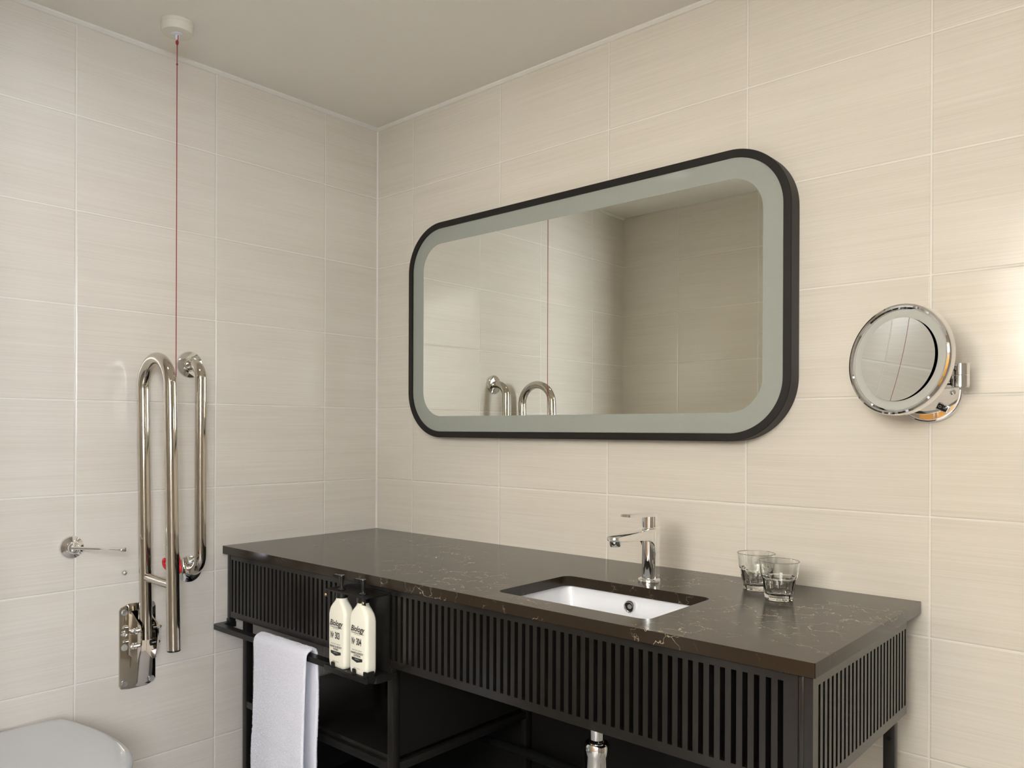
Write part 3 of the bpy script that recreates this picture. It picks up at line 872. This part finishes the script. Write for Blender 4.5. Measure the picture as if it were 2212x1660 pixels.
rk = obj('rocker', bm, 'black_gloss', sw)
for nm, pts in (('printed_mark', [(.0026 * math.cos(2 * PI * k / 16) - .0048, .0026 * math.sin(2 * PI * k / 16)) for k in range(16)]),):
    bm = NB()
    prism(bm, pts, lambda p, d: sw_m @ Vector((p[0], d, p[1])), -.00875, -.0086, [(.0019 * math.cos(2 * PI * k / 16) - .0048, .0019 * math.sin(2 * PI * k / 16)) for k in range(16)])
    obj(nm, bm, 'pale_print', rk, False)
bm = NB(); box(bm, .0025, .0072, -.00875, -.0086, -.0004, .0004)
bmesh.ops.transform(bm, matrix=sw_m, verts=bm.verts[:]); obj('printed_mark', bm, 'pale_print', rk, False)
HG = Vector((1.8645, -0.066, 1.2985))
obj('lower_arm', tube(NB(), [(1.7946, -0.0159, 1.2830), (1.7950, -0.040, 1.2830), (1.8030, -0.056, 1.2840), (1.826, -0.064, 1.2862), (HG.x - .0158, HG.y, 1.2865)], .0085, 24), 'chrome', mag)
obj('hinge_lower', lathe(NB(), HG, (0, 0, -1), [(0, .0004), (.0148, .0004), (.0153, .001), (.0153, .0225), (.0145, .0236), (0, .0236)], 40), 'chrome', mag)
obj('hinge_upper', lathe(NB(), HG, (0, 0, 1), [(0, .0004), (.0148, .0004), (.0153, .001), (.0153, .0225), (.0145, .0236), (0, .0236)], 40), 'chrome', mag)
nrm = Vector((-0.3685, -0.9255, 0.087)).normalized()
mc = Vector((1.7614, -0.120, 1.3331))
back = mc - nrm * .030
RM = 0.1131
obj('upper_arm', tube(NB(), [(HG.x - .0150, HG.y - .002, HG.z + .0115), (HG.x - .035, HG.y - .010, HG.z + .014), back + Vector((.030, -.006, -.012)), back + nrm * .004], .0062, 20), 'chrome', mag)
hs = obj('housing', lathe(NB(), back, nrm, [(0, 0), (.060, .0005), (.104, .003), (RM - .003, .008), (RM, .013), (RM, .0255), (RM - .0015, .0285), (RM - .005, .0300), (RM - .0085, .0292), (RM - .0108, .0262), (RM - .0108, .0180), (0, .0180)], 96), 'chrome', mag)
cv = lambda r: .0215 + 0.5 * r * r / 1.0
R1, R0 = RM - .0112, .0845
obj('frosted_ring', lathe(NB(), back, nrm, [(R1, .0205)] + [(R1 - (R1 - R0) * k / 4, .0225) for k in range(5)] + [(R0, .0195)], 96), 'frost2', mag)
pr_ = [(0, cv(0) + .0020)] + [(R0 * .9985 * k / 24, cv(R0 * k / 24) + .0020) for k in range(1, 25)]
gn = Vector((-0.409, -0.908, 0.087)).normalized()
bm = NB(); lathe(bm, back + nrm * .0185 - gn * .0185, gn, pr_, 96); lathe(bm, back, nrm, [(R0 * .9985, .0190), (0, .0184)], 96)
obj('mirror_glass', bm, 'mirror_dim', mag, True, 60)

# ------------------------------------------------------------------ fixed grab rail on the left wall
gr = thing('grab_rail', 'fixed vertical steel grab rail nearest the corner on the left wall', 'grab rail', (0.0, -0.715, 0.77))
GY, GX, GZ0, GZ1, RT = -0.7150, 0.0715, 0.7732, 1.3759, 0.0160
BR = 0.048
pts = [Vector((0.012, GY, GZ1))] + arc((GX - BR, GY, GZ1 - BR), (0, 0, 1), (1, 0, 0), BR, 0, PI / 2, 12)
pts += [Vector((GX, GY, GZ1 - BR - (GZ1 - GZ0 - 2 * BR) * k / 8)) for k in range(1, 8)]
pts += arc((GX - BR, GY, GZ0 + BR), (1, 0, 0), (0, 0, -1), BR, 0, PI / 2, 12) + [Vector((0.012, GY, GZ0))]
obj('rail_tube', tube(NB(), pts, RT, 28), 'steel', gr)
for z in (GZ0, GZ1):
    obj('wall_flange', lathe(NB(), (0.0005, GY, z), (1, 0, 0), [(0, 0), (.0402, 0), (.0402, .004), (.0380, .0075), (.0300, .0105), (.0220, .0115), (.0200, .0118), (.0185, .0135), (.0168, .0138), (0, .0138)], 56), 'chrome', gr)

# ------------------------------------------------------------------ fold-up support rail
fr = thing('folding_support_rail', 'hinged steel support rail folded up against the left wall', 'grab rail', (0.0, -0.866, 0.57))
FYY = -0.8663
ax = Vector((math.sin(math.radians(2.05)), 0, -math.cos(math.radians(2.05))))   # down along the tubes
sd = Vector((math.cos(math.radians(2.05)), 0, math.sin(math.radians(2.05))))    # away from the wall
UB = Vector((0.0328 + 0.081, FYY, 1.2975))
RT2 = 0.0165
pts = [UB - sd * .081 + ax * (.690 * k / 10) for k in range(10, 0, -1)]
pts += arc(UB, -sd, -ax, .081, 0, PI, 26)
pts += [UB + sd * .081 + ax * (.695 * k / 10) for k in range(1, 11)]
obj('rail_tube', tube(NB(), pts, RT2, 28), 'steel', fr)
pe = pts[-1]
obj('end_cap', cyl(NB(), pe + ax * .0002, pe + ax * .0042, .0168, 28, .0012), 'black_gloss', fr)
cb0 = UB - sd * (.081 - RT2 * .9) + ax * .519
cb1 = UB + sd * (.081 - RT2 * .9) + ax * .519
cb1.z = cb0.z - .002
obj('cross_bar', cyl(NB(), cb0, cb1, .0115, 24), 'steel', fr)
# wall plate, bracket, bolts
PYc0, PYc1, PZc0, PZc1 = -0.9170, -0.8155, 0.4630, 0.6950
bm = NB()
c1 = 0.018
ol = [(PYc0 + .004, PZc0 + .001), (PYc0 + .026, PZc0 - .003), (PYc1 - .026, PZc0 - .003), (PYc1 - .004, PZc0 + .006), (PYc1, PZc0 + .014), (PYc1, PZc1 - .014), (PYc1 - .004, PZc1 - .006), (PYc1 - .026, PZc1 + .003), (PYc0 + .026, PZc1 + .003), (PYc0 + .004, PZc1 - .006), (PYc0, PZc1 - .014), (PYc0, PZc0 + .010)]
prism(bm, ol, YZ, 0.0005, 0.0055)
es = [e for e in bm.edges if abs(e.verts[0].co.x - .0055) < 1e-6 and abs(e.verts[1].co.x - .0055) < 1e-6]
bmesh.ops.bevel(bm, geom=es, offset=.001, segments=2, profile=.5, affect='EDGES')
obj('mounting_plate', bm, 'steel', fr, True, 30)
for y, z in ((PYc0 + .013, .676), (PYc0 + .013, .578), (PYc0 + .013, .478), (PYc1 - .012, .688), (PYc1 - .012, .584), (PYc1 - .012, .476)):
    bm = NB()
    hexa = [(y + .0080 * math.cos(PI / 3 * k + .3), z + .0080 * math.sin(PI / 3 * k + .3)) for k in range(6)]
    lathe(bm, (0.0056, y, z), (1, 0, 0), [(0, 0), (.0088, 0), (.0088, .0015), (0, .0015)], 24)
    prism(bm, hexa, YZ, 0.0071, 0.0110)
    obj('hex_bolt', bm, 'bolt', fr, True, 30)
for sgn in (-1, 1):
    y0 = FYY + sgn * .0235
    bm = NB()
    chk = [(0.0060, .578), (0.030, .574), (0.050, .566), (0.062, .571), (0.076, .600), (0.081, .630), (0.080, .655), (0.070, .672), (0.052, .680), (0.034, .690), (0.020, .697), (0.0060, .702)]
    chk = [(a, b - .022) for a, b in chk]
    prism(bm, chk, lambda p, d: Vector((p[0], d, p[1])), y0 - .002, y0 + .002)
    ck = obj('bracket_cheek', bm, 'steel', fr, True, 30)
    # outer flange lying on the plate
    for hx, hz in ((0.060, .634), (0.052, .590)):
        bm = NB()
        s = Vector((hx, y0 + sgn * .0022, hz)); e = Vector((0, sgn, 0))
        lathe(bm, s, e, [(0, 0), (.0085, 0), (.0085, .0018), (.0065, .0020), (.0065, .0075), (.0052, .0080), (.0052, .0120), (.0035, .0150), (0, .0158)], 20)
        obj('dome_nut', bm, 'chrome', ck)
bm = NB()
prism(bm, [(0.0060, .560), (0.0060, .678), (0.012, .678), (0.012, .560)], lambda p, d: Vector((p[0], d, p[1])), FYY - .0212, FYY + .0212)
obj('bracket_web', bm, 'steel', fr, False)
bm = NB()
lathe(bm, (0.0056, FYY - .040, .618), (1, 0, 0), [(0, 0), (.0075, 0), (.0075, .004), (.006, .0045), (.006, .013), (.004, .016), (0, .0165)], 20)
obj('dome_nut', bm, 'chrome', fr)
# spacer blocks that pinch the tube between the cheeks
for hx, hz in ((0.060, .634), (0.052, .590)):
    for sgn in (-1, 1):
        bm = NB(); cyl(bm, (hx - .001, FYY + sgn * .0155, hz), (hx - .001, FYY + sgn * .0215, hz), .008, 20)
        obj('spacer', bm, 'black_gloss', fr)

# ------------------------------------------------------------------ flush lever, dome stud
fl = thing('flush_lever', 'chrome lever on a round rose at far left of the left wall', 'lever', (0.0, -1.0418, 0.8717))
LY, LZ = -1.0418, 0.8717
obj('wall_rose', lathe(NB(), (0.0005, LY, LZ), (1, 0, 0), [(0, 0), (.0308, 0), (.0308, .004), (.0285, .0075), (.0200, .0095), (.0170, .0105), (0, .0105)], 48), 'chrome', fl)
obj('boss', lathe(NB(), (0.0112, LY, LZ), (1, 0, 0), [(0, 0), (.0165, 0), (.0165, .010), (.0150, .0150), (.0100, .0190), (0, .0205)], 36), 'chrome', fl)
bm = NB()
p0 = Vector((0.030, LY - .008, LZ + .0015)); p1 = Vector((0.130, -0.9735, 0.8715))
p1 = Vector((0.1480, -0.9610, 0.8725))
dd = (p1 - p0).normalized(); side = dd.cross(Vector((0, 0, 1))).normalized(); upv = side.cross(dd).normalized()
N2 = 30
ringsl = []
Lt = (p1 - p0).length
for k in range(N2 + 1):
    s = k / N2
    w = .0060 - .0010 * s if s < .55 else .0050 + (.0125 - .0050) * min(1, (s - .55) / .15)
    if s > .93: w *= math.sqrt(max(.02, 1 - ((s - .93) / .07) ** 2))
    h = .0048 - .0020 * s if s < .6 else .0036 + .0016 * min(1, (s - .6) / .2)
    c = p0 + dd * (Lt * s)
    ringsl.append([bm.verts.new(c + side * (w * math.cos(2 * PI * j / 14)) + upv * (h * math.sin(2 * PI * j / 14))) for j in range(14)])
for A, B in zip(ringsl, ringsl[1:]):
    for j in range(14): bm.faces.new((A[j], A[(j + 1) % 14], B[(j + 1) % 14], B[j]))
bm.faces.new(ringsl[0][::-1]); bm.faces.new(ringsl[-1])
obj('lever_arm', bm, 'chrome', fl, True, 50)
tag(obj('dome_stud', lathe(NB(), (0.0005, -0.9066, 0.7875), (1, 0, 0), [(0, 0), (.0050, 0), (.0050, .003)] + [(.0078 * math.sin(PI * k / 12), .0095 - .0078 * math.cos(PI * k / 12)) for k in range(2, 13)], 28), 'chrome'), 'tiny round chrome stud on the wall tile below the lever', 'stud')

# ------------------------------------------------------------------ emergency pull cord
KX, KY = 0.1862, -0.8462
pc = thing('pull_cord_switch', 'cream round ceiling pull switch with long red emergency cord and red handle', 'pull cord', (KX, KY, CEIL))
obj('switch_body', lathe(NB(), (KX, KY, CEIL - .0004), (0, 0, -1), [(0, 0), (.0415, 0), (.0418, .009), (.0410, .010), (.0414, .011), (.0400, .0275), (.0385, .0300), (0, .0305)], 64), 'cream_plastic', pc)
obj('cord_bush', lathe(NB(), (KX, KY, CEIL - .0311), (0, 0, -1), [(0, 0), (.0148, 0), (.0140, .0016), (.0090, .0030), (.0058, .0042), (.0050, .0095), (.0046, .0160), (0, .0160)], 32), 'white_plastic', pc)
cpts = [(KX, KY, CEIL - .0475), (KX, KY, 2.0), (KX, KY, 1.5), (KX + .0005, KY, 1.1), (KX + .001, KY, .868)]
cd = obj('cord', tube(NB(), cpts, .00125, 8), 'red_cord', pc)
bm = NB()
lathe(bm, (KX, KY, CEIL - .0475), (0, 0, -1), [(0, 0), (.0036, .002), (.0042, .006), (.0030, .011), (0, .013)], 12)
tube(bm, [(KX + .003, KY, CEIL - .050), (KX + .0050, KY, CEIL - .044), (KX + .0056, KY, CEIL - .036)], .0012, 8)
obj('knot', bm, 'red_cord', pc)
obj('knot', lathe(NB(), (KX, KY, 2.165), (0, 0, -1), [(0, 0), (.0022, .001), (.0026, .003), (.0018, .005), (0, .006)], 10), 'red_cord', pc)
hp = [(.1905, .8690), (.1965, .8540), (.2060, .8360), (.2130, .8190), (.2120, .8080), (.2020, .8040), (.1800, .8030), (.1500, .8040), (.1310, .8080), (.1215, .8140), (.1180, .8210), (.1205, .8285), (.1245, .8300)]
fine = []
for i in range(len(hp) - 1):
    p_0 = hp[max(0, i - 1)]; p_1 = hp[i]; p_2 = hp[i + 1]; p_3 = hp[min(len(hp) - 1, i + 2)]
    for k in range(5):
        tt = k / 5
        fine.append(tuple(0.5 * (2 * b + (c - a) * tt + (2 * a - 5 * b + 4 * c - d) * tt * tt + (3 * b - a - 3 * c + d) * tt ** 3) for a, b, c, d in zip(p_0, p_1, p_2, p_3)))
fine.append(hp[-1])
obj('pull_handle', tube(NB(), [(x - .002, KY + .0012, z) for x, z in fine], .0045, 14, True, True), 'red_plastic', pc)

# ------------------------------------------------------------------ toilet
TY, TZ = -1.240, 0.4550
wc = thing('toilet', 'white wall-hung toilet with closed lid at the lower left corner', 'toilet', (0.25, TY, 0.0))


def dshape(x0, x1, hw, scale=1.0, n=64):
    pts = []
    xm = x0 + (x1 - x0) * 0.50
    for k in range(n + 1):                      # front half: superellipse
        a = -PI / 2 + PI * k / n
        c, s = math.cos(a), math.sin(a)
        pts.append((xm + (x1 - xm) * abs(c) ** (2 / 2.35), TY + hw * math.copysign(abs(s) ** (2 / 2.35), s)))
    m = 20
    for k in range(1, m):                       # back: gently tapering to a flat rear edge with soft corners
        t_ = k / m
        x = xm + (x0 - xm) * t_
        w = hw * (1 - 0.205 * t_ ** 1.8)
        if t_ > .90: w *= math.sqrt(max(0.0, 1 - ((t_ - .90) / .10) ** 2)) * .12 + .88
        pts.append((x, TY + w))
    pts.append((x0, TY + hw * .66)); pts.append((x0, TY - hw * .66))
    for k in range(m - 1, 0, -1):
        t_ = k / m
        x = xm + (x0 - xm) * t_
        w = hw * (1 - 0.205 * t_ ** 1.8)
        if t_ > .90: w *= math.sqrt(max(0.0, 1 - ((t_ - .90) / .10) ** 2)) * .12 + .88
        pts.append((x, TY - w))
    return pts


def stack(bm, secs):
    rings = []
    for pts, z in secs: rings.append([bm.verts.new((x, y, z)) for x, y in pts])
    n = len(rings[0])
    for A, B in zip(rings, rings[1:]):
        for k in range(n): bm.faces.new((A[k], A[(k + 1) % n], B[(k + 1) % n], B[k]))
    bm.faces.new(rings[0][::-1]); bm.faces.new(rings[-1])
    return bm


X0t, X1t, HWt = 0.066, 0.560, 0.190
ins = lambda g: dshape(X0t + g, X1t - g, HWt - g)
lid = obj('lid', stack(NB(), [(ins(.012), TZ - .023), (ins(.002), TZ - .020), (ins(0), TZ - .014), (ins(.0012), TZ - .008), (ins(.006), TZ - .0035), (ins(.016), TZ - .0010), (ins(.035), TZ), (ins(.10), TZ + .0012)]), 'seat', wc, True, 60)
obj('seat_ring', stack(NB(), [(ins(.010), TZ - .046), (ins(.002), TZ - .043), (ins(.0005), TZ - .036), (ins(.003), TZ - .028), (ins(.012), TZ - .0245)]), 'seat', wc, True, 60)
bowl_s = [(.17, .14, .100), (.10, .12, .135), (.05, .06, .19), (.02, .015, .30), (.006, .004, .385), (.004, .004, .405)]
secs = []
for gf, gs, z in bowl_s:
    secs.append((dshape(0.0006, X1t - gf, HWt - gs), z))
secs.append((dshape(0.0006, X1t - .008, HWt - .008), .4085))
obj('toilet_bowl', stack(NB(), secs), 'ceramic', wc, True, 50)
for s in (-.075, .075):
    obj('lid_hinge', cyl(NB(), (.052, TY + s - .02, TZ - .030), (.052, TY + s + .02, TZ - .030), .011, 20, .002), 'chrome', wc)

# ------------------------------------------------------------------ drain trap under the sink
tr = thing('sink_trap', 'chrome sink trap hanging below the slatted vanity front', 'drain trap', (1.240, -0.405, 0.3))
obj('tailpipe', cyl(NB(), (1.2420, -0.408, 0.508), (1.2420, -0.408, 0.664), .0165, 32, .001), 'chrome', tr)
obj('trap_body', lathe(NB(), (1.2420, -0.408, 0.330), (0, 0, 1), [(0, 0), (.018, 0), (.0265, .006), (.0272, .012), (.0272, .030), (.0262, .032), (.0262, .150), (.0272, .152), (.0272, .172), (.0240, .177), (0, .177)], 48), 'chrome', tr)
obj('waste_pipe', tube(NB(), [(1.2120, -0.400, .400), (1.150, -0.330, .385), (0.90, -0.225, .330), (0.62, -0.105, .262), (0.585, -0.085, .262), (0.570, -0.068, .272), (0.566, -0.050, .290), (0.566, -0.0335, .300)], .0125, 20), 'pipe_black', tr, True, 40, 'black waste pipe')
